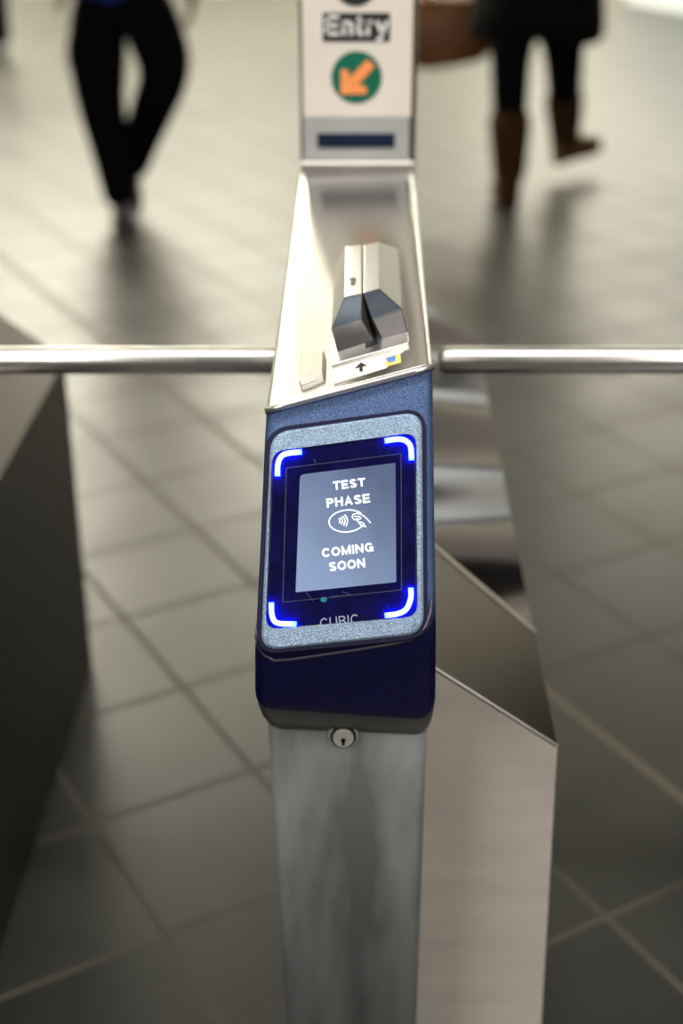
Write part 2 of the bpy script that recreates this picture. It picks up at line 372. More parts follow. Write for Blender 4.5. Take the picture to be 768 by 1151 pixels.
def loft(name, rows, m, parent, smooth=True, caps=True):
    bm = bmesh.new(); prev = None
    for r_ in rows:
        vs = [bm.verts.new(p) for p in r_]; n = len(vs)
        if prev:
            for i in range(n): bm.faces.new((prev[i], prev[(i+1) % n], vs[(i+1) % n], vs[i]))
        elif caps: bm.faces.new(vs[::-1])
        prev = vs
    if caps: bm.faces.new(prev)
    o = finish(name, bm, m, parent, smooth)
    return o
reader = loft('reader_housing', rows, M['housing'], T)
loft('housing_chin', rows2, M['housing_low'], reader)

_rp = [(287.5,700),(288.3,716),(291,728),(297,736.5),(308,742.5),(325,741.5),(360,736.5),(400,730.5),(440,724),(462,718.5),(473,712),(480,702),(484,688),(486,670)]
bm = bmesh.new()
_q = [f(x, y, -.0003) if y < 722 - (x-287)*.088 else c_(x, y) - Vector((0, .0003, 0))*-1 for x, y in _rp]
tube(bm, _q, [.0002] + [.0016]*12 + [.0002], 10)
finish('crease_highlight', bm, mat('crease_highlight_plastic', (.10,.09,.12), .32, .4, noise=.3, nscale=900), reader, smooth=True)  # strip added along the crease; its paler colour paints the highlight there

def rrect(c, rad, n=8):
    """rounded polygon through pixel corners c (list of (x,y)), pixel radii"""
    out = []; m_ = len(c)
    for i in range(m_):
        p = Vector((*c[i], 0)); a = (Vector((*c[i-1], 0)) - p).normalized(); b = (Vector((*c[(i+1) % m_], 0)) - p).normalized()
        r_ = rad[i] if isinstance(rad, (list, tuple)) else rad
        p1, p2 = p + a*r_, p + b*r_
        for k in range(n+1):
            t = k/n; q = p1*(1-t)**2 + p*2*t*(1-t)*1.0 + p2*t*t
            out.append((q.x, q.y))
    return out
def grow(c, d):
    cx = sum(p[0] for p in c)/len(c); cy = sum(p[1] for p in c)/len(c)
    return [(x + d*(1 if x > cx else -1), y + d*(1 if y > cy else -1)) for x, y in c]
def pad_solid(name, c, rad, o0, o1, m, parent, shrink=0, bevel=0, seg=2):
    bm = bmesh.new()
    hexa(bm, [f(x, y, o0) for x, y in rrect(c, rad)], [f(x, y, o1) for x, y in rrect(grow(c, -shrink), rad)])
    return finish(name, bm, m, parent, bevel=bevel, seg=seg)
PADC = [(304,486), (475,462), (477,713), (292.5,732)]
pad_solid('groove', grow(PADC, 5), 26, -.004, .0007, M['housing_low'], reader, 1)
pad = None
GL = [(307,508.5), (467,487), (468.5,692), (299.5,706.5)]
# bezel as a ring around the glass
bm = bmesh.new()
A = rrect(PADC, 22); Ai = rrect(grow(PADC, -3), 21); B = rrect(grow(GL, 1.0), 15); 
va = [bm.verts.new(f(x, y, -.001)) for x, y in A]; vm = [bm.verts.new(f(x, y, .0035)) for x, y in rrect(grow(PADC,-.8), 22)]
vb = [bm.verts.new(f(x, y, .0048)) for x, y in Ai]; vi_ = [bm.verts.new(f(x, y, .0048)) for x, y in B]; vd = [bm.verts.new(f(x, y, .0008)) for x, y in B]
n = len(A)
for P_, Q_ in ((va, vm), (vm, vb), (vb, vi_), (vi_, vd), (vd, va)):
    for i in range(n): bm.faces.new((P_[i], P_[(i+1) % n], Q_[(i+1) % n], Q_[i]))
pad = finish('bezel', bm, M['pad'], reader, bevel=.0008)
glass = pad_solid('reader_glass', GL, 14, .0006, .0034, M['glass'], reader, 0, .0004)
# faint inner frame line round the display
SC = [(337.3,533.5), (444.7,520.3), (445.6,654.3), (332.4,665.8)]
def strip(name, pts, wpx, o0, o1, m, parent, closed=False):
    """ribbon of constant pixel width laid on the reader face"""
    bm = bmesh.new(); n = len(pts); L_, R_ = [], []
    for i, p in enumerate(pts):
        a = pts[(i-1) % n] if (closed or i > 0) else p; b = pts[(i+1) % n] if (closed or i < n-1) else p
        d = Vector((b[0]-a[0], b[1]-a[1])).normalized(); nn = Vector((-d.y, d.x))
        ww = wpx[i] if isinstance(wpx, (list, tuple)) else wpx
        L_.append((p[0]+nn.x*ww/2, p[1]+nn.y*ww/2)); R_.append((p[0]-nn.x*ww/2, p[1]-nn.y*ww/2))
    tl = [bm.verts.new(f(*q, o1)) for q in L_]; tr = [bm.verts.new(f(*q, o1)) for q in R_]
    bl = [bm.verts.new(f(*q, o0)) for q in L_]; br = [bm.verts.new(f(*q, o0)) for q in R_]
    rng = range(n) if closed else range(n-1)
    for i in rng:
        j = (i+1) % n
        bm.faces.new((tl[i], tr[i], tr[j], tl[j])); bm.faces.new((bl[j], br[j], br[i], bl[i]))
        bm.faces.new((tl[i], tl[j], bl[j], bl[i])); bm.faces.new((tr[j], tr[i], br[i], br[j]))
    if not closed:
        bm.faces.new((tl[0], bl[0], br[0], tr[0])); bm.faces.new((tl[-1], tr[-1], br[-1], bl[-1]))
    return bm
def smoothline(pts, n=6):
    out = []
    P = [Vector((*p, 0)) for p in pts]; P = [P[0]*2 - P[1]] + P + [P[-1]*2 - P[-2]]
    for i in range(1, len(P)-2):
        for k in range(n):
            t = k/n
            q = .5*((2*P[i]) + (-P[i-1]+P[i+1])*t + (2*P[i-1]-5*P[i]+4*P[i+1]-P[i+2])*t*t + (-P[i-1]+3*P[i]-3*P[i+1]+P[i+2])*t**3)
            out.append((q.x, q.y))
    out.append((P[-2].x, P[-2].y)); return out
finish('display_frame', strip('', [(322,526),(451,510),(451.5,663),(318,677)], .8, .0033, .0036, M['shade'], glass, True), M['shade'], glass)
# display
bm = bmesh.new(); hexa(bm, [f(x, y, .0030) for x, y in rrect(SC, [5,1,1,1], 4)], [f(x, y, .0038) for x, y in rrect(SC, [5,1,1,1], 4)])
uvl = bm.loops.layers.uv.new('uv')
X0, X1, Y0, Y1 = 332, 446, 666, 520
me = bpy.data.meshes.new('display')
bmesh.ops.recalc_face_normals(bm, faces=bm.faces)
cs = [f(*p, .0038) for p in SC]; ux0 = (cs[1]-cs[0]); uy0 = (cs[0]-cs[3])
for fa in bm.faces:
    for lp in fa.loops:
        d = lp.vert.co - cs[3]; lp[uvl].uv = (d.dot(ux0)/ux0.length_squared, d.dot(uy0)/uy0.length_squared)
bm.to_mesh(me); bm.free(); display = link('display', me, M['screen'], glass)
UX = ux0.normalized(); UY = (uy0 - UX*uy0.dot(UX)*.75).normalized()
PXM = (f(400, 600) - f(390, 600)).length/10      # metres per pixel on the face
def arc(cx, cy, rx, ry, a0, a1, n=12):
    return [(cx + rx*math.cos(R(a0 + (a1-a0)*k/n)), cy + ry*math.sin(R(a0 + (a1-a0)*k/n))) for k in range(n+1)]
# letters as stroke centre-lines; each: (width in cap heights, strokes); t = half a stroke
def glyphs(t):
    hi, lo = 1 - t, t
    return {
    'T': (.78, [[(0,hi),(.78,hi)], [(.39,1),(.39,0)]]),
    'E': (.72, [[(t,0),(t,1)], [(0,hi),(.70,hi)], [(0,.5),(.65,.5)], [(0,lo),(.72,lo)]]),
    'S': (.76, [arc(.38,.725,.38-t,.275-t,20,180,8)[:] + arc(.38,.725,.38-t,.275-t,200,262,4) + arc(.38,.275,.38-t,.275-t+.0,82,0,5) + arc(.38,.275,.38-t,.275-t,-20,-165,8)]),
    'P': (.74, [[(t,0),(t,1)], [(0,hi),(.42,hi)] + arc(.42,.70,.32-t,.30-t,80,-80,10) + [(.42,.40+t),(0,.40+t)]]),
    'H': (.80, [[(t,0),(t,1)], [(.80-t,0),(.80-t,1)], [(0,.52),(.80,.52)]]),
    'A': (.86, [[(t,0),(.43,1-t*.6),(.86-t,0)], [(.17,.30),(.69,.30)]]),
    'C': (.84, [arc(.44,.5,.44-t,.5-t,38,322,22)]),
    'O': (.90, [arc(.45,.5,.45-t,.5-t,0,360,28)]),
    'M': (.96, [[(t,0),(t,1)], [(.96-t,0),(.96-t,1)], [(t,1-t),(.48,.10),(.96-t,1-t)]]),
    'I': (2*t, [[(t,0),(t,1)]]),
    'N': (.82, [[(t,0),(t,1)], [(.82-t,0),(.82-t,1)], [(t,1-t),(.82-t,t)]]),
    'G': (.88, [arc(.44,.5,.44-t,.5-t,38,330,22), [(.48,.46),(.88,.46)], [(.88-t,.46),(.88-t,0)]]),
    'U': (.80, [[(t,1),(t,.38)] + arc(.40,.38,.40-t,.38-t,180,360,14) + [(.80-t,1)]]),
    'B': (.76, [[(t,0),(t,1)], [(0,hi),(.40,hi)] + arc(.42,.76,.28-t,.24-t,80,-80,8) + [(.40,.52),(0,.52)], [(.40,.52)] + arc(.44,.27,.32-t,.27-t,80,-80,8) + [(0,lo)]]),
    'y': (.58, [[(.05,.72),(.30,.05)], [(.53,.72),(.27,-.06),(.20,-.20),(.02,-.20)]]),
    'n': (.56, [[(t,0),(t,.73)], [(t,.45)] + arc(.30,.44,.26-t,.30-t,160,0,10) + [(.56-t,0)]]),
    't': (.36, [[(.14,.95),(.14,.20)] + arc(.27,.16,.13,.16-t,200,280,5) + [(.36,.03+t*.6)], [(0,.66),(.34,.66)]]),
    'r': (.36, [[(t,0),(t,.73)], [(t,.45)] + arc(.30,.44,.22,.24,165,85,6)]),
    }
def lettering(name, word, G, cap, width, stroke, m, parent, gap=.13):
    """G(x, y) -> (bottom point, top point) on the surface; x, y in the unit of cap; word centred on x = 0, baseline y = 0"""
    t = stroke/cap/2; gl = glyphs(t); tot = sum(gl[c][0] for c in word) + gap*(len(word)-1)
    k = width/(tot*cap); bm = bmesh.new(); x0 = -tot/2
    for c in word:
        w_, strokes = gl[c]
        for st in strokes:
            P_ = [Vector(((x0 + x)*cap*k, y*cap, 0)) for x, y in st]
            P_ = [p for i, p in enumerate(P_) if i == 0 or (p - P_[i-1]).length > 1e-6]
            n = len(P_); closed = (P_[0] - P_[-1]).length < 1e-4 and n > 3
            if closed: P_ = P_[:-1]; n -= 1
            Ls, Rs = [], []
            for i, p in enumerate(P_):
                a_ = P_[(i-1) % n] if (closed or i > 0) else None; b_ = P_[(i+1) % n] if (closed or i < n-1) else None
                d1 = (p - a_).normalized() if a_ is not None else None; d2 = (b_ - p).normalized() if b_ is not None else None
                d1 = d1 or d2; d2 = d2 or d1
                n1 = Vector((-d1.y, d1.x, 0)); n2 = Vector((-d2.y, d2.x, 0)); nm = (n1 + n2)
                nm = nm.normalized() if nm.length > .2 else n1
                sc_l = min(1.6, 1/max(.4, nm.dot(n1))); h = stroke/2*sc_l
                Ls.append(p + nm*h); Rs.append(p - nm*h)
            vs = [[bm.verts.new(G(q.x, q.y)[j]) for q in Q] for Q in (Ls, Rs) for j in (0, 1)]   # Lb Lt Rb Rt
            Lb, Lt, Rb, Rt = vs
            for i in range(n if closed else n-1):
                j = (i+1) % n
                bm.faces.new((Lt[i], Rt[i], Rt[j], Lt[j])); bm.faces.new((Lb[j], Rb[j], Rb[i], Lb[i]))
                bm.faces.new((Lt[j], Lb[j], Lb[i], Lt[i])); bm.faces.new((Rt[i], Rb[i], Rb[j], Rt[j]))
            if not closed:
                bm.faces.new((Lt[0], Lb[0], Rb[0], Rt[0])); bm.faces.new((Rt[-1], Rb[-1], Lb[-1], Lt[-1]))
        x0 += w_ + gap
    bmesh.ops.recalc_face_normals(bm, faces=bm.faces)
    me = bpy.data.meshes.new(name); bm.to_mesh(me); bm.free()
    return link(name, me, m, parent)
def face_G(cx, cy, h, out0, out1):
    o = f(cx, cy) - UY*(h*PXM/2)
    return lambda x, y: (o + UX*x + UY*y + FN*out0, o + UX*x + UY*y + FN*out1)
for w_, cx, cy, h, wp in (('TEST', 392.5, 544.3, 9.6, 36.5), ('PHASE', 391.5, 563.0, 10, 49), ('COMING', 390.8, 618.3, 10, 58), ('SOON', 390.2, 635.0, 10, 40.5)):
    lettering('message_text', w_, face_G(cx, cy, h, .0036, .0041), h*PXM, wp*PXM, 2.05*PXM, M['text'], display)
# contactless symbol: oval, four waves, a hand holding a card
def ell(cx, cy, rx, ry, a0, a1, n=28, rot=-.10):
    out = []
    for k in range(n+1):
        t = a0 + (a1-a0)*k/n; x, y = rx*math.cos(t), ry*math.sin(t)
        out.append((cx + x*math.cos(rot) - y*math.sin(rot), cy + x*math.sin(rot) + y*math.cos(rot)))
    return out
def Z3(x, y): return (280 + x*.2865, 420 + y*.2865)
def join_strips(name, lines, m, parent, o0=.0038, o1=.0042):
    bm = bmesh.new()
    for pts, wpx in lines:
        b2 = strip('', pts, wpx, o0, o1, None, None); me = bpy.data.meshes.new('t'); b2.to_mesh(me); b2.free(); bm.from_mesh(me); bpy.data.meshes.remove(me)
    return finish(name, bm, m, parent)
ic = [(ell(390.2, 585.6, 20.3, 12.3, .55, 2*math.pi-.62), 1.3)]
for k, (x, r_) in enumerate([(378.4, 4.2), (381.0, 6.0), (383.8, 8.0), (386.6, 9.8)]):
    ic.append((ell(x + 3.6 - r_*.95, 585.8, r_, r_*1.0, -.75, .75, 10), [.7] + [1.25]*9 + [.7]))
ic.append(([Z3(x, y) for x, y in ((408,552),(425,548),(440,552),(455,562),(466,573),(478,586))], 1.1))
ic.append(([Z3(x, y) for x, y in ((408,552),(405,563),(412,572),(424,574))], 1.1))
ic.append(([Z3(x, y) for x, y in ((413,560),(430,560),(440,566),(434,572),(422,568),(424,574),(434,588),(446,598),(460,600))], 1.1))
ic.append(([Z3(x, y) for x, y in ((424,574),(430,582),(445,584),(455,594))], 1.0))
join_strips('contactless_symbol', ic, M['text'], display)
# logo printed on the glass, lower edge hidden by the bezel
lettering('logo_print', 'CUBIC', face_G(381.5, 698.3, 11.5, .0032, .0036), 11.5*PXM, 43*PXM, 1.35*PXM, M['print'], glass, .2)
# sensor and fine scratches
sp_ = ell(364, 674, 3.6, 3, 0, 2*math.pi*.97, 16)
bm = bmesh.new(); hexa(bm, [f(x, y, .003) for x, y in sp_], [f(x, y, .0037) for x, y in sp_]); finish('sensor_window', bm, M['teal'], glass)
for pts, w_ in [([Z3(318,876), Z3(405,868)], .6), ([Z3(225,858), Z3(252,895)], .5), ([Z3(365,855), Z3(395,865)], .6), ([Z3(255,335), Z3(262,350)], .6)]:
    finish('scratch', strip('', pts, w_, .0033, .00365, None, None), M['shade'], glass)
# LED corners
LEDS = [[(312,535.5),(312.3,523),(315.2,514.5),(322,510),(339.5,507.8)],
        [(432.5,495.6),(447.5,493.6),(456,495.4),(461.6,502),(462.8,517.5)],
        [(305,677),(306,692),(312,700.3),(333.5,701.6)],
        [(462,660.5),(461.8,673),(456.5,685),(446.5,690),(432.5,692)]]
for pts in LEDS:
    l_ = smoothline(pts)
    o = finish('light_corner', strip('', l_, 6.2, .0030, .0046, None, None), M['led'], glass, bevel=.0003)
    q = finish('light_core', strip('', l_[1:-1], 4.9, .0044, .0049, None, None), M['ledcore'], o, bevel=.0002)
    o['label'] = 'glowing blue light corner'

# --- console top plate (metal nose up to the sign)
FLc, FRc = f(299, 457, .002), f(486.5, 407, .002)
DS = 2.07
BLc, BRc = atD(338, 192, DS), atD(465, 190, DS)
ZB = min(BLc.z, BRc.z)
def plate(s, t, h=0):
    """s 0..1 left to right, t 0..1 front to back"""
    a = FLc.lerp(FRc, s); b = BLc.lerp(BRc, s); p = a.lerp(b, t)
    return p + Vector((0, 0, h))
bm = bmesh.new(); NS, NT = 16, 40; g = []
def edge_drop(s):
    d = min(s, 1-s); r_ = .035
    return -.004*(1 - min(1, d/r_))**2
for j in range(NT+1):
    t = j/NT; cove = .05*max(0, (t-.86)/.14)**2*0
    g.append([bm.verts.new(plate(s, t, edge_drop(s) + cove)) for s in [0, .008, .02, .035] + [.035 + .93*k/10 for k in range(1, 10)] + [.965, .98, .992, 1]])
ncol = len(g[0]); low = [[None]*2 for _ in g]
for j in range(NT+1):
    zl = g[j][0].co - Vector((0, 0, .022 if j == 0 else .22)); zr = g[j][-1].co - Vector((0, 0, .022 if j == 0 else .22))
    low[j] = [bm.verts.new(zl), bm.verts.new(zr)]
for j in range(NT):
    for i in range(ncol-1): bm.faces.new((g[j][i], g[j][i+1], g[j+1][i+1], g[j+1][i]))
    bm.faces.new((low[j][0], g[j][0], g[j+1][0], low[j+1][0])); bm.faces.new((g[j][-1], low[j][1], low[j+1][1], g[j+1][-1]))
    bm.faces.new((low[j][0], low[j+1][0], low[j+1][1], low[j][1]))
bm.faces.new([low[0][0]] + [low[0][1]] + g[0][::-1])
bm.faces.new([low[NT][1], low[NT][0]] + g[NT])
top = finish('console_top', bm, M['plate'], T, smooth=True)
md = top.modifiers.new('edge', 'EDGE_SPLIT'); md.split_angle = R(40)
# bright folded lip along the front edge
bm = bmesh.new()
lp0, lp1 = FLc + Vector((-.001,-.003,-.0035)), FRc + Vector((.001,-.003,-.0035))
tube(bm, [lp0 + (lp1-lp0)*k/8 for k in range(9)], .0031, 10); 
finish('front_lip', bm, M['chrome'], top, smooth=True)
# console body under the plate down to the cabinet
bm = bmesh.new()
q = [plate(0, .02), plate(1, .02), plate(1, 1), plate(0, 1)]
hexa(bm, [Vector((max(-.055, min(.055+.03, p.x)), p.y+.03, TZ-.06)) for p in q], [p + Vector((0, 0, -.03)) for p in q])
finish('console_body', bm, M['dull'], T, bevel=.003)

# local placement on plate: pixel -> point at height h above it
def pl(px, py, h=0):
    nrm = ((plate(1,.15) - plate(0,.15)).cross(plate(.5,.4) - plate(.5,0))).normalized()
    return onplane(px, py, plate(.5, .08) + nrm*h, nrm)
PN = ((plate(1,.15) - plate(0,.15)).cross(plate(.5,.4) - plate(.5,0))).normalized()
# label strip with arrow and sticker
prism('instruction_label', [pl(375,430.5,.0010), pl(462.5,405.8,.0010), pl(461.6,391,.0010), pl(375,414,.0010)], -PN*.002, M['label'], T)
lab = [o for o in T.children if o.name.startswith('instruction_label')][0]
prism('sticker', [pl(433.5,411.6,.0016), pl(451,407.2,.0016), pl(450,397,.0016), pl(433,401.5,.0016)], -PN*.001, M['yellow'], lab)
prism('blue_mark', [pl(437,407,.0020), pl(444,405.5,.0020), pl(445,399.5,.0020), pl(434,402.2,.0020)], -PN*.001, M['blue'], lab)
prism('arrow_print', [pl(404.5,417.5,.0016), pl(408,416.5,.0016), pl(407.6,411.5,.0016), pl(412,410.5,.0016), pl(405.6,407.2,.0016), pl(399.5,413.5,.0016), pl(403.8,412.6,.0016)], -PN*.001, M['signblack'], lab)
# raised rectangular button
bm = bmesh.new(); HB = .005
topb = [pl(335.8,427.6,HB), pl(363.2,417.8,HB), pl(364.5,393.5,HB), pl(338,396.5,HB)]
hexa(bm, [p - PN*.007 for p in topb], topb); finish('raised_button', bm, M['steel'], T, bevel=.0016)
# small engraved arrow pad / swipe base
prism('slot_base', [pl(372.5,409.5,.004), pl(459.5,385,.004), pl(456,350,.004), pl(375,372,.004)], -PN*.006, M['chrome'], T, bevel=.001)
# card swipe head : two halves
HT = .042
def half(name, pts, par):
    """pts: (top back L, top back R, top front R, top front L, shoulder back, shoulder front, chamfer low L, chamfer low R, foot L, foot R)"""
    bm = bmesh.new(); v = {k_: bm.verts.new(p) for k_, p in pts.items()}
    for fc in FACES: bm.faces.new([v[c] for c in fc])
    return finish(name, bm, par[1], par[0], bevel=.0014, seg=3)
head = empty('card_swipe_head', T.location, None, None); head.parent = T; head.matrix_parent_inverse = Matrix.Translation(-T.location)
head.location = T.location
# left half
def swipe(name, tb_out, tb_in, tf_in, tf_out, sb, sf, cl_in, fo_out, fo_in, fin_in_front):
    P = {}
    P['a'] = pl(*tb_out, HT); P['b'] = pl(*tb_in, HT); P['c'] = pl(*tf_in, HT); P['d'] = pl(*tf_out, HT)
    P['e'] = pl(*sb, .024); P['g'] = pl(*sf, .024)                  # outer shoulder back / front
    P['h'] = pl(*cl_in, .024)                                       # lower inner corner of the dark chamfer
    P['i'] = pl(*fo_out, .002); P['j'] = pl(*fo_in, .002)           # foot front outer / inner
    P['k'] = P['e'] - PN*.022; P['l'] = P['b'] - PN*(HT-.002); P['m'] = P['c'] - PN*(HT-.002) 
    bm = bmesh.new(); v = {k_: bm.verts.new(p) for k_, p in P.items()}
    def F_(s): bm.faces.new([v[c] for c in s])
    F_('abcd'); F_('adge'); F_('dchg'); F_('ghji'); F_('egik'); F_('aekl'[:4]) if False else None
    F_('ab' + 'lke'); F_('bcml'); F_('chjm'); F_('klmji')
    bmesh.ops.triangulate(bm, faces=[fa for fa in bm.faces if len(fa.verts) > 3 and False])
    o = finish(name, bm, M['cast'], head, bevel=.0012, seg=2)
    o.data.materials.append(M['castshade']); o.data.materials.append(M['castfront'])
    o.data.materials.append(M['chrome']); o.data.polygons[0].material_index = 3; o.data.polygons[2].material_index = 1; o.data.polygons[3].material_index = 2  # lit top and shaded chamfer and front painted by separate materials
    return o, P
sl_, PL = swipe('swipe_cheek', (389,276.5), (406.3,275), (406.8,330), (387.3,333.8), (377,298), (372.3,369.5), (405.6,359), (380,398.3), (421.5,385), None)
sr_, PR = swipe('swipe_cheek', (426.3,271.8), (408.8,275), (408.2,329.5), (426.5,324.3), (447.8,279), (452.3,347), (418.7,359.5), (458.8,376), (430,383), None)
em = prism('slot_mark', [pl(394,320.5,HT+.0006), pl(399,320,HT+.0006), pl(400.5,313.5,HT+.0006), pl(398,311.5,HT+.0006), pl(394,312.5,HT+.0006), pl(392.5,314,HT+.0006), pl(394.8,314.8,HT+.0006)], -PN*.001, M['dull'], head)
# slot floor, dark
prism('card_slot', [pl(411,391,.0045), pl(425,387,.0045), pl(409.5,280,.0045), pl(405.5,280,.0045)], -PN*.004, M['black'], head)

# --- Entry sign pylon at the back of the console
def e(px, py, out=0): return atD(px, py, DS - out)
sign = empty('entry_sign', T.location); sign.parent = T; sign.matrix_parent_inverse = Matrix.Translation(-T.location); sign.location = T.location
ZT = 1.62
def epost(pxl, pxr, z0, z1, y0, y1, m, name, bev=.003):
    l = e(pxl, 185).x; r = e(pxr, 185).x; bm = bmesh.new(); box(bm, l, r, y0, y1, z0, z1); return finish(name, bm, m, sign, bevel=bev)
zb = e(400, 188).z
epost(338, 467, zb-.03, ZT, DS, DS+.26, M['plate'], 'sign_housing', .006)
zt = e(400, 131).z
epost(341.5, 461, zt, ZT-.01, DS-.004, DS+.001, M['signpaint'], 'sign_face', .001)
epost(341.5, 459.5, e(400,180).z, zt-.001, DS-.004, DS+.001, M['greyband'], 'grey_band', .001)
epost(338, 465, zb-.012, e(400,181).z, DS-.008, DS+.001, M['chrome'], 'sign_sill', .003)
epost(357, 443.5, e(400,165.5).z, e(400,149).z, DS-.006, DS-.002, M['navy'], 'sign_window', .001)
SXM = (e(400,80) - e(390,80)).length/10
def exz(px, py, out): p = e(px, py, out); return p
sb_ = prism('entry_plate', [exz(363,46.5,.005), exz(438.5,46.5,.005), exz(438.5,14.5,.005), exz(363,14.5,.005)], (0,.002,0), M['signblack'], sign)
_o = e(400.5, 40.0, .005)
lettering('entry_text', 'Entry'.replace('E', 'E'), lambda x, y: (_o + Vector((x, 0, y)), _o + Vector((x, -.0006, y))), 21.5*SXM, 70*SXM, 3.9*SXM, M['white'], sb_, .14)
def edisc(name, cx, cy, r, m, par, out=.005, n=40):
    c = e(cx, cy, out); rr = r*SXM; bm = bmesh.new()
    hexa(bm, [(c.x + rr*math.cos(k*2*math.pi/n), c.y+.002, c.z + rr*math.sin(k*2*math.pi/n)) for k in range(n)],
             [(c.x + rr*math.cos(k*2*math.pi/n), c.y, c.z + rr*math.sin(k*2*math.pi/n)) for k in range(n)])
    return finish(name, bm, m, par)
gd = edisc('arrow_disc', 401, 87, 28.5, M['green'], sign)
def Z1(x, y): return (290 + x*.2734, y*.2734)
ar = [(340,388),(342,285),(372,290),(376,320),(450,245),(482,272),(412,348),(445,356),(447,386)]
prism('arrow', [e(*Z1(x, y), .0062) for x, y in ar], (0,.001,0), M['orange'], gd)
edisc('black_disc', 400, -20.5, 25, M['signblack'], sign)

# --- left arm of our turnstile
ZA = .925
def bar(name, xa, xb, parent, y, r=.0172):
    bm = bmesh.new(); pts = [(xa, y, ZA)]; rr = [r*.55]
    s = 1 if xb > xa else -1
    pts += [(xa + s*.0025, y, ZA), (xa + s*.008, y, ZA)]; rr = [r*.6, r*.88, r]
    pts += [(xb - s*.008, y, ZA), (xb - s*.0025, y, ZA), (xb, y, ZA)]; rr += [r, r*.88, r*.6]
    tube(bm, pts, rr, 24)
    return finish(name, bm, M['chrome'], parent, smooth=True)
YA = atZ(384, 405, ZA).y
bar('rotating_arm', -.490, -.05, T, YA)

# ------------------------------------------------------------------ neighbour on the right: only its arm reaches into the passage
T3 = empty('turnstile', (.75, 1.9, 0), 'chrome rotating arm of the next turnstile reaching in from the right', 'turnstile')
bar('rotating_arm', atD(493.5, 405, YA).x, .66, T3, YA+.001)
bm = bmesh.new(); box(bm, .64, .95, 1.45, 2.1, 0, .98); finish('cabinet_body', bm, M['dull'], T3, bevel=.01)
bm = bmesh.new(); box(bm, .635, .955, 1.43, 2.12, .978, 1.0); finish('console_top', bm, M['plate'], T3, bevel=.004)

# ------------------------------------------------------------------ neighbour on the left
T2 = empty('turnstile', (-.75, 1.9, 0), 'dark steel turnstile cabinet beside the passage at the left edge', 'turnstile')
ne = atZ(104, 746, 0); DE2 = ne.y; XR2 = ne.x - YAX.x*DE2
SH2 = atD(60, 431, 2.31).z; TZ2 = SH2 + .17
wing_body(T2, XR2, .55, DE2, SH2, XR2-.36, TZ2, XR2-.22, 'cabinet_body', M['dull'])
n2 = Vector((.17/.22, 0, 1)).normalized()
def P2(x, d, z): return Vector((x + YAX.x*d, d, z))
prism('shoulder_panel', [P2(XR2+.0015, .56, SH2+.001), P2(XR2+.0015, DE2, SH2+.001), P2(XR2-.22, DE2, TZ2+.001), P2(XR2-.22, .56, TZ2+.001)], -n2*.004, M['wingtop'], T2, bevel=.001)
bm = bmesh.new(); box(bm, XR2-.38, XR2-.215, .50, DE2, TZ2, 1.02); finish('console_body', bm, M['dull'], T2, bevel=.006)
bm = bmesh.new(); box(bm, XR2-.385, XR2-.21, .49, DE2, 1.02, 1.05); finish('console_top', bm, M['plate'], T2, bevel=.006)

# ------------------------------------------------------------------ people
def skin(name, verts, edges, m, parent, sub=2, root=0):
    """verts: list of (pos, rx, ry)"""
    me = bpy.data.meshes.new(name); me.from_pydata([Vector(v[0]) for v in verts], edges, [])
    o = bpy.data.objects.new(name + '_tmp', me); COL.objects.link(o)
    md = o.modifiers.new('skin', 'SKIN'); md.use_smooth_shade = True
    for i, v in enumerate(verts):
        sv = me.skin_vertices[0].data[i]; sv.radius = (v[1], v[2] if len(v) > 2 else v[1]); sv.use_root = (i == root)
    ms = o.modifiers.new('sub', 'SUBSURF'); ms.levels = sub; ms.render_levels = sub
    dg = bpy.context.evaluated_depsgraph_get(); m2 = bpy.data.meshes.new_from_object(o.evaluated_get(dg)); m2.name = name
    bpy.data.objects.remove(o)
    m2.materials.clear()
    r_ = link(name, m2, m, parent, True); return r_
def chain(verts, edges, pts, start=None):
    idx = []
    for p in pts:
        verts.append(p); idx.append(len(verts)-1)
    for a, b in zip(idx, idx[1:]): edges.append((a, b))
    if start is not None: edges.append((start, idx[0]))
    return idx
M['skinb'] = mat('warm_brown_skin', (.32,.13,.07), .5, 0, noise=.05, nscale=30)
M['skinp'] = mat('pale_skin', (.62,.36,.26), .5, 0, noise=.04, nscale=30)
M['blackcloth'] = mat('black_cloth', (.0035,.004,.0048), 1, 0, spec=.08, noise=.2, nscale=90, bump=.2, bscale=300)
M['bluecloth'] = mat('royal_blue_cloth', (.006,.04,.30), .8, 0, noise=.1, nscale=40, bump=.2, bscale=200)
M['shoe'] = mat('black_trainer', (.03,.03,.032), .5, 0, noise=.2, nscale=80)
M['sole'] = mat('grey_rubber_sole', (.14,.14,.14), .6, 0, noise=.1, nscale=80)
M['boot'] = mat('brown_suede_boot', (.060,.026,.009), .9, 0, spec=.1, noise=.2, nscale=30, bump=.3, bscale=150)
M['tanboot'] = mat('tan_boot_foot', (.13,.065,.022), .8, 0, noise=.2, nscale=30)
M['coat'] = mat('black_wool_coat', (.007,.0075,.008), 1, 0, spec=.08, noise=.25, nscale=60, bump=.5, bscale=120)
M['hair'] = mat('dark_hair', (.02,.014,.010), .6, 0, noise=.3, nscale=80, bump=.4, bscale=200)
M['bag'] = mat('cognac_leather', (.27,.105,.032), .55, 0, noise=.25, nscale=8, bump=.2, bscale=60)
M['eye'] = mat('eye_white', (.7,.7,.68), .2, 0, noise=.02, nscale=50)
M['iris'] = mat('dark_iris', (.02,.015,.01), .2, 0, noise=.1, nscale=200)

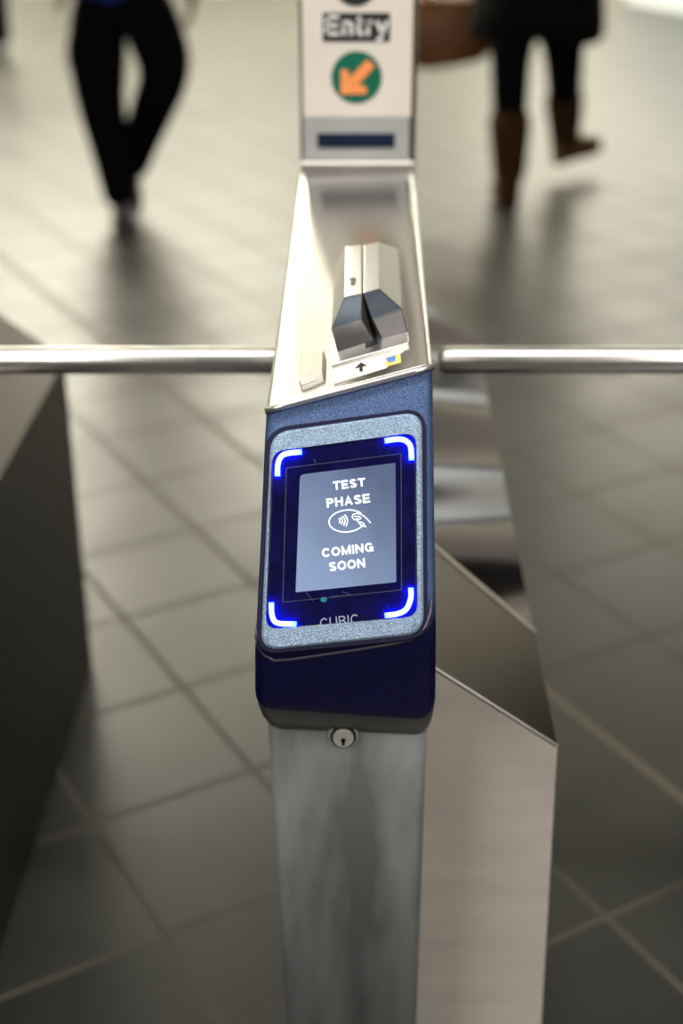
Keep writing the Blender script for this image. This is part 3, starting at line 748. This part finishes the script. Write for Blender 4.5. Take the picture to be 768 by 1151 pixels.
def hand_chain(V, E, wrist_i, wrist, dirv, thumb_side, sc=1.0):
    d = Vector(dirv).normalized(); side = Vector(thumb_side).normalized(); n = d.cross(side).normalized()
    palm = wrist + d*.05*sc; V.append((palm, .026*sc, .016*sc)); pi = len(V)-1; E.append((wrist_i, pi))
    knk = palm + d*.03*sc; V.append((knk, .027*sc, .014*sc)); ki = len(V)-1; E.append((pi, ki))
    for j, (o_, L_) in enumerate(((.027,.070),(.009,.078),(-.009,.072),(-.026,.056))):
        b = knk + side*o_*sc + d*.012*sc
        chain(V, E, [(b, .0095*sc), (b + d*L_*.5*sc + n*.006*sc, .0085*sc), (b + d*L_*.85*sc + n*.022*sc, .0075*sc), (b + d*L_*.95*sc + n*.036*sc, .006*sc)], ki)
    chain(V, E, [(palm + side*.034*sc, .012*sc), (palm + side*.05*sc + d*.028*sc, .0105*sc), (palm + side*.052*sc + d*.055*sc + n*.01*sc, .008*sc)], pi)

def head_parts(parent, c, face, up, skinm, hairm, hair_len=0, s=1.0):
    """c = head centre, face = direction faced"""
    fx = Vector(face).normalized(); upv = Vector((0,0,1)); sd = fx.cross(upv).normalized()
    for sg in (-1, 1):
        for nm, r_, o_, m in (('eye', .012, .078, M['eye']), ('iris', .006, .089, M['iris'])):
            bm = bmesh.new(); bmesh.ops.create_uvsphere(bm, u_segments=12, v_segments=8, radius=r_*s)
            bmesh.ops.translate(bm, verts=bm.verts, vec=c + fx*o_*s + sd*.031*sg*s + upv*.005*s); finish(nm, bm, m, parent, True)
    bm = bmesh.new(); bmesh.ops.create_uvsphere(bm, u_segments=24, v_segments=16, radius=1)
    for v in bm.verts:
        x, y, z = v.co; 
        if z < .1 and y > .0: z = .1 + (z-.1)*.1
        elif z < 0: z *= 1 + hair_len
        v.co = c + sd*x*.086*s + fx*(y*.100-.016)*s + upv*(z*.120+.022)*s
    finish('hair', bm, hairm, parent, True)
    bm = bmesh.new(); bmesh.ops.create_uvsphere(bm, u_segments=12, v_segments=8, radius=.01)
    for v in bm.verts: v.co = c + fx*.089*s + upv*-.048*s + sd*v.co.x*2.2 + fx*v.co.y*.6 + upv*v.co.z*.6
    finish('mouth', bm, mat('lips', (.30,.10,.08), .5, noise=.05, nscale=50), parent, True)

def person(label, skinm, pel, hipL, kneeL, ankL, toeL, hipR, kneeR, ankR, toeR, face, hands, s=1.0):
    """continuous skinned body; hands = two (elbow, wrist, direction)"""
    root = empty('person', (pel.x, pel.y, 0), label, 'person')
    fx = Vector(face).normalized(); up = Vector((0,0,1)); sd = fx.cross(up).normalized()   # sd = the person's right
    V, E = [(pel, .13*s, .10*s)], []
    t = chain(V, E, [(pel + up*.16*s, .125*s, .09*s), (pel + up*.34*s, .15*s, .10*s), (pel + up*.47*s, .13*s, .085*s), (pel + up*.54*s, .06*s, .055*s), (pel + up*.60*s, .052*s, .052*s),
                     (pel + up*.66*s + fx*.012, .066*s, .078*s), (pel + up*.735*s + fx*.014, .078*s, .095*s), (pel + up*.79*s + fx*.008, .055*s, .068*s)], 0)
    ch = t[2]
    for hp, kn, an, to in ((hipL, kneeL, ankL, toeL), (hipR, kneeR, ankR, toeR)):
        chain(V, E, [(hp, .088*s), (hp.lerp(kn, .5), .078*s), (kn, .058*s), (kn.lerp(an, .35), .056*s), (an, .036*s), (an.lerp(to, .4) - up*.012, .024*s), (an.lerp(to, .7) - up*.02, .016*s)], 0)
    for sg, (el, wr, dv) in zip((1, -1), hands):
        sh = pel + up*.49*s + sd*.19*sg*s
        ids = chain(V, E, [(sh, .055*s), (sh.lerp(el, .5), .046*s), (el, .038*s), (el.lerp(wr, .5), .034*s), (wr, .024*s)], ch)
        hand_chain(V, E, ids[-1], wr, dv, fx, s)
    b = skin('body', V, E, skinm, root)
    c = pel + up*.72*s + fx*.012
    # nose and ears
    nb = bmesh.new()
    tube(nb, [c + fx*.088 + up*.012, c + fx*.106 - up*.012, c + fx*.108 - up*.022, c + fx*.092 - up*.028], [.006,.011,.012,.006], 8)
    finish('nose', nb, skinm, root, True)
    for sg in (-1, 1):
        bm = bmesh.new(); bmesh.ops.create_uvsphere(bm, u_segments=12, v_segments=8, radius=1)
        for v in bm.verts: v.co = c + sd*(sg*.078 + v.co.x*.010) + fx*(v.co.y*.017-.005) + up*(v.co.z*.030)
        finish('ear', bm, skinm, root, True)
    return root, V, E, (fx, sd, up, c)

def shoe(root, an, to, m, solem, fwd, L=.27, wide=1.0, name='shoe'):
    """a shoe whose heel sits under the ankle, pointing along fwd"""
    fw = Vector(fwd).normalized(); sd = Vector((fw.y, -fw.x, 0)).normalized(); up = sd.cross(fw).normalized()
    if up.z < 0: up = -up
    base = an - up*.088 - fw*.065
    def sec(t, w, h, zo=0):
        c = base + fw*(t*L); pts = []; w *= wide; h *= wide
        for k in range(12):
            a = k/12*2*math.pi; x = math.cos(a)*w; z = (math.sin(a)*.5+.5)*h
            if math.sin(a) < -.3: z = 0
            pts.append(c + sd*x + up*(z + .016))
        return pts
    bm = bmesh.new(); prev = None
    for t, w_, h in ((0,.022,.05),(.04,.034,.095),(.15,.038,.105),(.32,.040,.098),(.45,.043,.075),(.65,.049,.058),(.85,.045,.048),(.96,.028,.038),(1,.012,.024)):
        vs = [bm.verts.new(p) for p in sec(t, w_, h)]
        if prev:
            for i in range(12): bm.faces.new((prev[i], prev[(i+1) % 12], vs[(i+1) % 12], vs[i]))
        else: bm.faces.new(vs[::-1])
        prev = vs
    bm.faces.new(prev); o = finish(name, bm, m, root, True)
    bm = bmesh.new(); out = []
    for t, w_ in ((0,.020),(.05,.034),(.2,.038),(.45,.042),(.68,.051),(.88,.045),(.98,.02)): out.append(base + fw*(t*L) + sd*w_)
    for t, w_ in ((.98,.02),(.88,.045),(.68,.051),(.45,.042),(.2,.038),(.05,.034),(0,.020)): out.append(base + fw*(t*L) - sd*w_)
    hexa(bm, out, [p + up*.022 for p in out]); finish('sole', bm, solem, o, bevel=.004)
    return o

def limb_cloth(name, lists, m, root, extra=(), sub=2):
    V, E = [], []
    first = None
    for k, l_ in enumerate(lists):
        if first is None: ids = chain(V, E, l_); first = ids[0]
        else: chain(V, E, l_, first)
    return skin(name, V, E, m, root, sub)

up = Vector((0, 0, 1))
# --- man walking, black trousers, blue top
pel = atD(131, -22, 5.80)
hL = atD(108, 2, 5.80); kL = atD(111, 105, 5.72); aL = atD(136, 218, 5.80)
aL.z = .098; aL = Vector((atD(137, 226, 5.80).x, 5.80, .098)); tL = aL + Vector((.03, -.15, -.06))
hR = atD(160, 0, 5.80); kR = atD(189, 78, 5.62); aR = atD(146, 188, 5.98); tR = aR + Vector((.0, -.09, -.10))
MF = Vector((.12, -1, 0)).normalized()
handr = atD(214, -24, 5.62)
man, V, E, fr = person('person in a blue top and black trousers walking mid-stride on the tiles, upper left', M['skinb'], pel, hL, kL, aL, tL, hR, kR, aR, tR, MF,
    [(atD(52, -90, 5.9), atD(70, -40, 5.75), (0,-.2,-1)), (atD(205, -95, 5.85), handr, (.05,-.15,-1))], 1.0)
head_parts(man, fr[3], MF, up, M['skinb'], M['hair'])
def low(h, k, a): return [(h, .135), (h.lerp(k, .5), .130), (k, .105), (k.lerp(a, .45), .088), (k.lerp(a, .85), .078), (a - up*.035, .074)]
V, E = [(pel - up*.06, .175, .14)], []
chain(V, E, [(pel + up*.10, .15, .12)], 0)
chain(V, E, low(hL, kL, aL), 0); chain(V, E, low(hR, kR, aR), 0)
skin('trousers', V, E, M['blackcloth'], man)
# cargo pocket bulge on the outer thigh
bm = bmesh.new(); pc = atD(86, 62, 5.74); bmesh.ops.create_uvsphere(bm, u_segments=16, v_segments=10, radius=1)
for v in bm.verts: v.co = pc + Vector((v.co.x*.035, v.co.y*.075, v.co.z*.10))
finish('trouser_pocket', bm, M['blackcloth'], man, True)
V, E = [(pel - up*.125, .215, .165)], []
t_ = chain(V, E, [(pel + up*.06, .20, .15), (pel + up*.30, .20, .135), (pel + up*.485, .15, .10), (pel + up*.545, .07, .065)], 0)
for sg, el, wr in ((1, atD(52, -90, 5.9), atD(70, -40, 5.75)), (-1, atD(205, -95, 5.85), handr)):
    sh = pel + up*.49 + fr[1]*.19*sg; chain(V, E, [(sh, .074), (sh.lerp(el, .5), .060), (el, .052), (el.lerp(wr, .6), .046)], t_[1])
skin('shirt', V, E, M['bluecloth'], man)
shoe(man, aL, tL, M['shoe'], M['sole'], (.18, -1, 0)); shoe(man, aR, tR, M['shoe'], M['sole'], (.05, -.8, -.55))

# --- woman in black coat and brown boots, seen from behind
pelw = atD(600, -22, 6.25)
hL = atD(582, 5, 6.2); kL = atD(574, 60, 6.08); aL = Vector((atD(572, 215, 6.05).x, 6.05, .10)); tL = aL + Vector((-.01, .13, -.06))
hR = atD(628, 5, 6.3); kR = atD(634, 62, 6.38); aR = atD(634, 178, 6.62); aR.z = max(aR.z, .16); tR = aR + Vector((.11, .06, -.02))
WF = Vector((.05, 1, 0)).normalized()
BGc = atD(506, 8, 6.66); zb_ = atD(506, 78, 6.66).z
arms_w = [(pelw + Vector((.27,-.02,.20)), pelw + Vector((.28,.06,-.03))), (pelw + Vector((-.27,.05,.22)), Vector((BGc.x+.02, BGc.y-.10, zb_+.52)))]
wom, V, E, fr = person('person in a black coat, black leggings and brown boots walking away, upper right', M['skinp'], pelw, hL, kL, aL, tL, hR, kR, aR, tR, WF,
    [(arms_w[0][0], arms_w[0][1], (0,.1,-1)), (arms_w[1][0], arms_w[1][1], (0,.5,-.5))], .94)
head_parts(wom, fr[3], WF, up, M['skinp'], M['hair'], 1.2)
V, E = [(pelw, .13, .11)], []
for h, k, a in ((hL, kL, aL), (hR, kR, aR)):
    chain(V, E, [(h, .115), (h.lerp(k, .5), .110), (k, .090), (k.lerp(a, .35), .080), (k.lerp(a, .8), .060)], 0)
skin('leggings', V, E, M['blackcloth'], wom)
# coat: flared rings
def rings(name, rows_, m, parent, n=28, thick=.012):
    bm = bmesh.new(); outer = []; inner = []
    for c, rx, ry in rows_:
        outer.append([bm.verts.new(c + Vector((math.cos(a)*rx*(1+.03*math.sin(5*a)), math.sin(a)*ry*(1+.03*math.sin(5*a)), .012*math.sin(3*a+1)))) for a in [k*2*math.pi/n for k in range(n)]])
        inner.append([bm.verts.new(c + Vector((math.cos(a)*(rx-thick), math.sin(a)*(ry-thick), .012*math.sin(3*a+1)))) for a in [k*2*math.pi/n for k in range(n)]])
    for S_ in (outer, inner):
        for j in range(len(S_)-1):
            for k in range(n): bm.faces.new((S_[j][k], S_[j][(k+1) % n], S_[j+1][(k+1) % n], S_[j+1][k]))
    for j in (0, -1):
        for k in range(n): bm.faces.new((outer[j][k], outer[j][(k+1) % n], inner[j][(k+1) % n], inner[j][k]))
    return finish(name, bm, m, parent, True)
hem = atD(604, 40, 6.25)
coat = rings('coat', [(hem, .285, .25), (hem + up*.12, .275, .235), (hem + up*.26, .23, .20), (hem + up*.40, .185, .155), (hem + up*.56, .20, .15), (hem + up*.66, .185, .13), (hem + up*.715, .10, .085), (hem + up*.75, .070, .070)], M['coat'], wom)
V, E = [], []
for sg, (el, wr) in ((1, arms_w[0]), (-1, arms_w[1])):
    sh = pelw + up*.46 + fr[1]*.16*sg; V, E = [], []
    chain(V, E, [(sh, .078), (sh.lerp(el, .5), .066), (el, .058), (el.lerp(wr, .8), .050)]); skin('coat_sleeve', V, E, M['coat'], coat)
def boot(k, a, fwd, m, mf):
    V, E = [], []
    fw = Vector(fwd).normalized()
    chain(V, E, [(k.lerp(a, .38) , .100), (k.lerp(a, .55), .094), (k.lerp(a, .80), .080), (a + (k-a).normalized()*-.02, .074)])
    b = skin('boot', V, E, m, wom)
    s_ = shoe(b, a, None, mf, M['boot'], fwd, .27, 1.3, name='boot_foot')
boot(kL, aL, (-.05, 1, 0), M['boot'], M['boot'])
boot(kR, aR, (.85, .55, .15), M['boot'], M['tanboot'])

# --- brown bag beside the woman
bagr = empty('shoulder_bag', (BGc.x, BGc.y, .55), 'large cognac brown leather bag carried by the handles beside the black coat', 'bag')
bm = bmesh.new(); prev = None
for z, wx, wy, r_ in ((0,.10,.05,.03),(.012,.15,.07,.04),(.04,.185,.085,.05),(.12,.205,.09,.05),(.22,.20,.075,.045),(.30,.185,.045,.03),(.31,.175,.03,.02)):
    vs = []
    for k_ in range(28):
        a = k_*2*math.pi/28; cx_, sy_ = math.cos(a), math.sin(a); p_ = 2/3.2
        vs.append(bm.verts.new((BGc.x + math.copysign(abs(cx_)**p_, cx_)*wx*1.0 + .006*math.sin(9*z*10+k_), BGc.y + math.copysign(abs(sy_)**p_, sy_)*wy, zb_ + z + .035*(cx_*.5+.5)*(1-z/.31))))
    if prev:
        for k_ in range(28): bm.faces.new((prev[k_], prev[(k_+1) % 28], vs[(k_+1) % 28], vs[k_]))
    else: bm.faces.new(vs[::-1])
    prev = vs
bm.faces.new(prev); finish('bag_body', bm, M['bag'], bagr, True)
for dy in (-.045, .045):
    bm = bmesh.new()
    pts = [Vector((BGc.x + .11*math.cos(q), BGc.y + dy*(1 - .7*math.sin(q)), zb_ + .27 + .24*math.sin(q))) for q in [k*math.pi/12 for k in range(13)]]
    tube(bm, pts, .009, 8); finish('bag_strap', bm, M['bag'], bagr, True)

# --- someone at the far left edge, only a dark shoe in view
p0 = atZ(1, 62, 0)
pel3 = Vector((p0.x - .08, p0.y, .93))
hL = pel3 + Vector((-.09,0,-.06)); kL = pel3 + Vector((-.10,-.05,-.46)); aL = Vector((pel3.x-.11, pel3.y+.05, .098)); tL = aL + Vector((0,-.14,-.06))
hR = pel3 + Vector((.09,0,-.06)); kR = pel3 + Vector((.09,-.10,-.45)); aR = Vector((p0.x+.02, p0.y-.05, .098)); tR = aR + Vector((0,-.14,-.06))
far, V, E, fr = person('person in black trousers and shoes cut off by the far left edge', M['skinb'], pel3, hL, kL, aL, tL, hR, kR, aR, tR, (0,-1,0),
    [(pel3 + Vector((-.26,.02,.22)), pel3 + Vector((-.27,-.05,-.02)), (0,0,-1)), (pel3 + Vector((.26,.02,.22)), pel3 + Vector((.27,-.05,-.02)), (0,0,-1))])
head_parts(far, fr[3], (0,-1,0), up, M['skinb'], M['hair'])
V, E = [(pel3 - up*.02, .165, .13)], []
chain(V, E, [(pel3 + up*.10, .15, .12)], 0); chain(V, E, low(hL, kL, aL), 0); chain(V, E, low(hR, kR, aR), 0); skin('trousers', V, E, M['blackcloth'], far)
V, E = [(pel3 + up*.045, .178, .135)], []
t_ = chain(V, E, [(pel3 + up*.16, .165, .125), (pel3 + up*.34, .18, .125), (pel3 + up*.485, .15, .10), (pel3 + up*.545, .07, .065)], 0)
for sg in (-1, 1):
    el = pel3 + Vector((.26*sg,.02,.22)); wr = pel3 + Vector((.27*sg,-.05,-.02)); sh = pel3 + up*.49 + Vector((.19*sg,0,0))
    chain(V, E, [(sh, .068), (sh.lerp(el, .5), .060), (el, .052), (el.lerp(wr, .6), .046)], t_[1])
skin('jacket', V, E, M['blackcloth'], far)
shoe(far, aL, tL, M['shoe'], M['shoe'], (0,-1,0)); shoe(far, aR, tR, M['shoe'], M['shoe'], (.1,-1,0))

# --- pale glazed kiosk base far behind, top right
kb = atZ(700, 2, 0); kc = atZ(768, 15, 0)
ki = empty('kiosk', (kb.x+.6, kb.y, 0), 'pale bluish white kiosk standing far behind at the top right corner', 'kiosk')
d_ = (kc - kb); d_.z = 0; d_.normalize(); nrm_ = Vector((-d_.y, d_.x, 0))
qs = [kb, kb + d_*2.2, kb + d_*2.2 + nrm_*1.0, kb + nrm_*1.0]
prism('kiosk_body', [p + up*.10 for p in qs], up*1.9, mat('pale_blue_panel', (.75,.82,.9), .35, 0, noise=.03, nscale=3), ki, bevel=.02)
c0 = sum(qs, Vector())/4
prism('kiosk_plinth', [c0 + (p-c0)*.97 for p in qs], up*.11, mat('white_plinth', (.8,.85,.9), .4, 0, noise=.03, nscale=3), ki, bevel=.005)
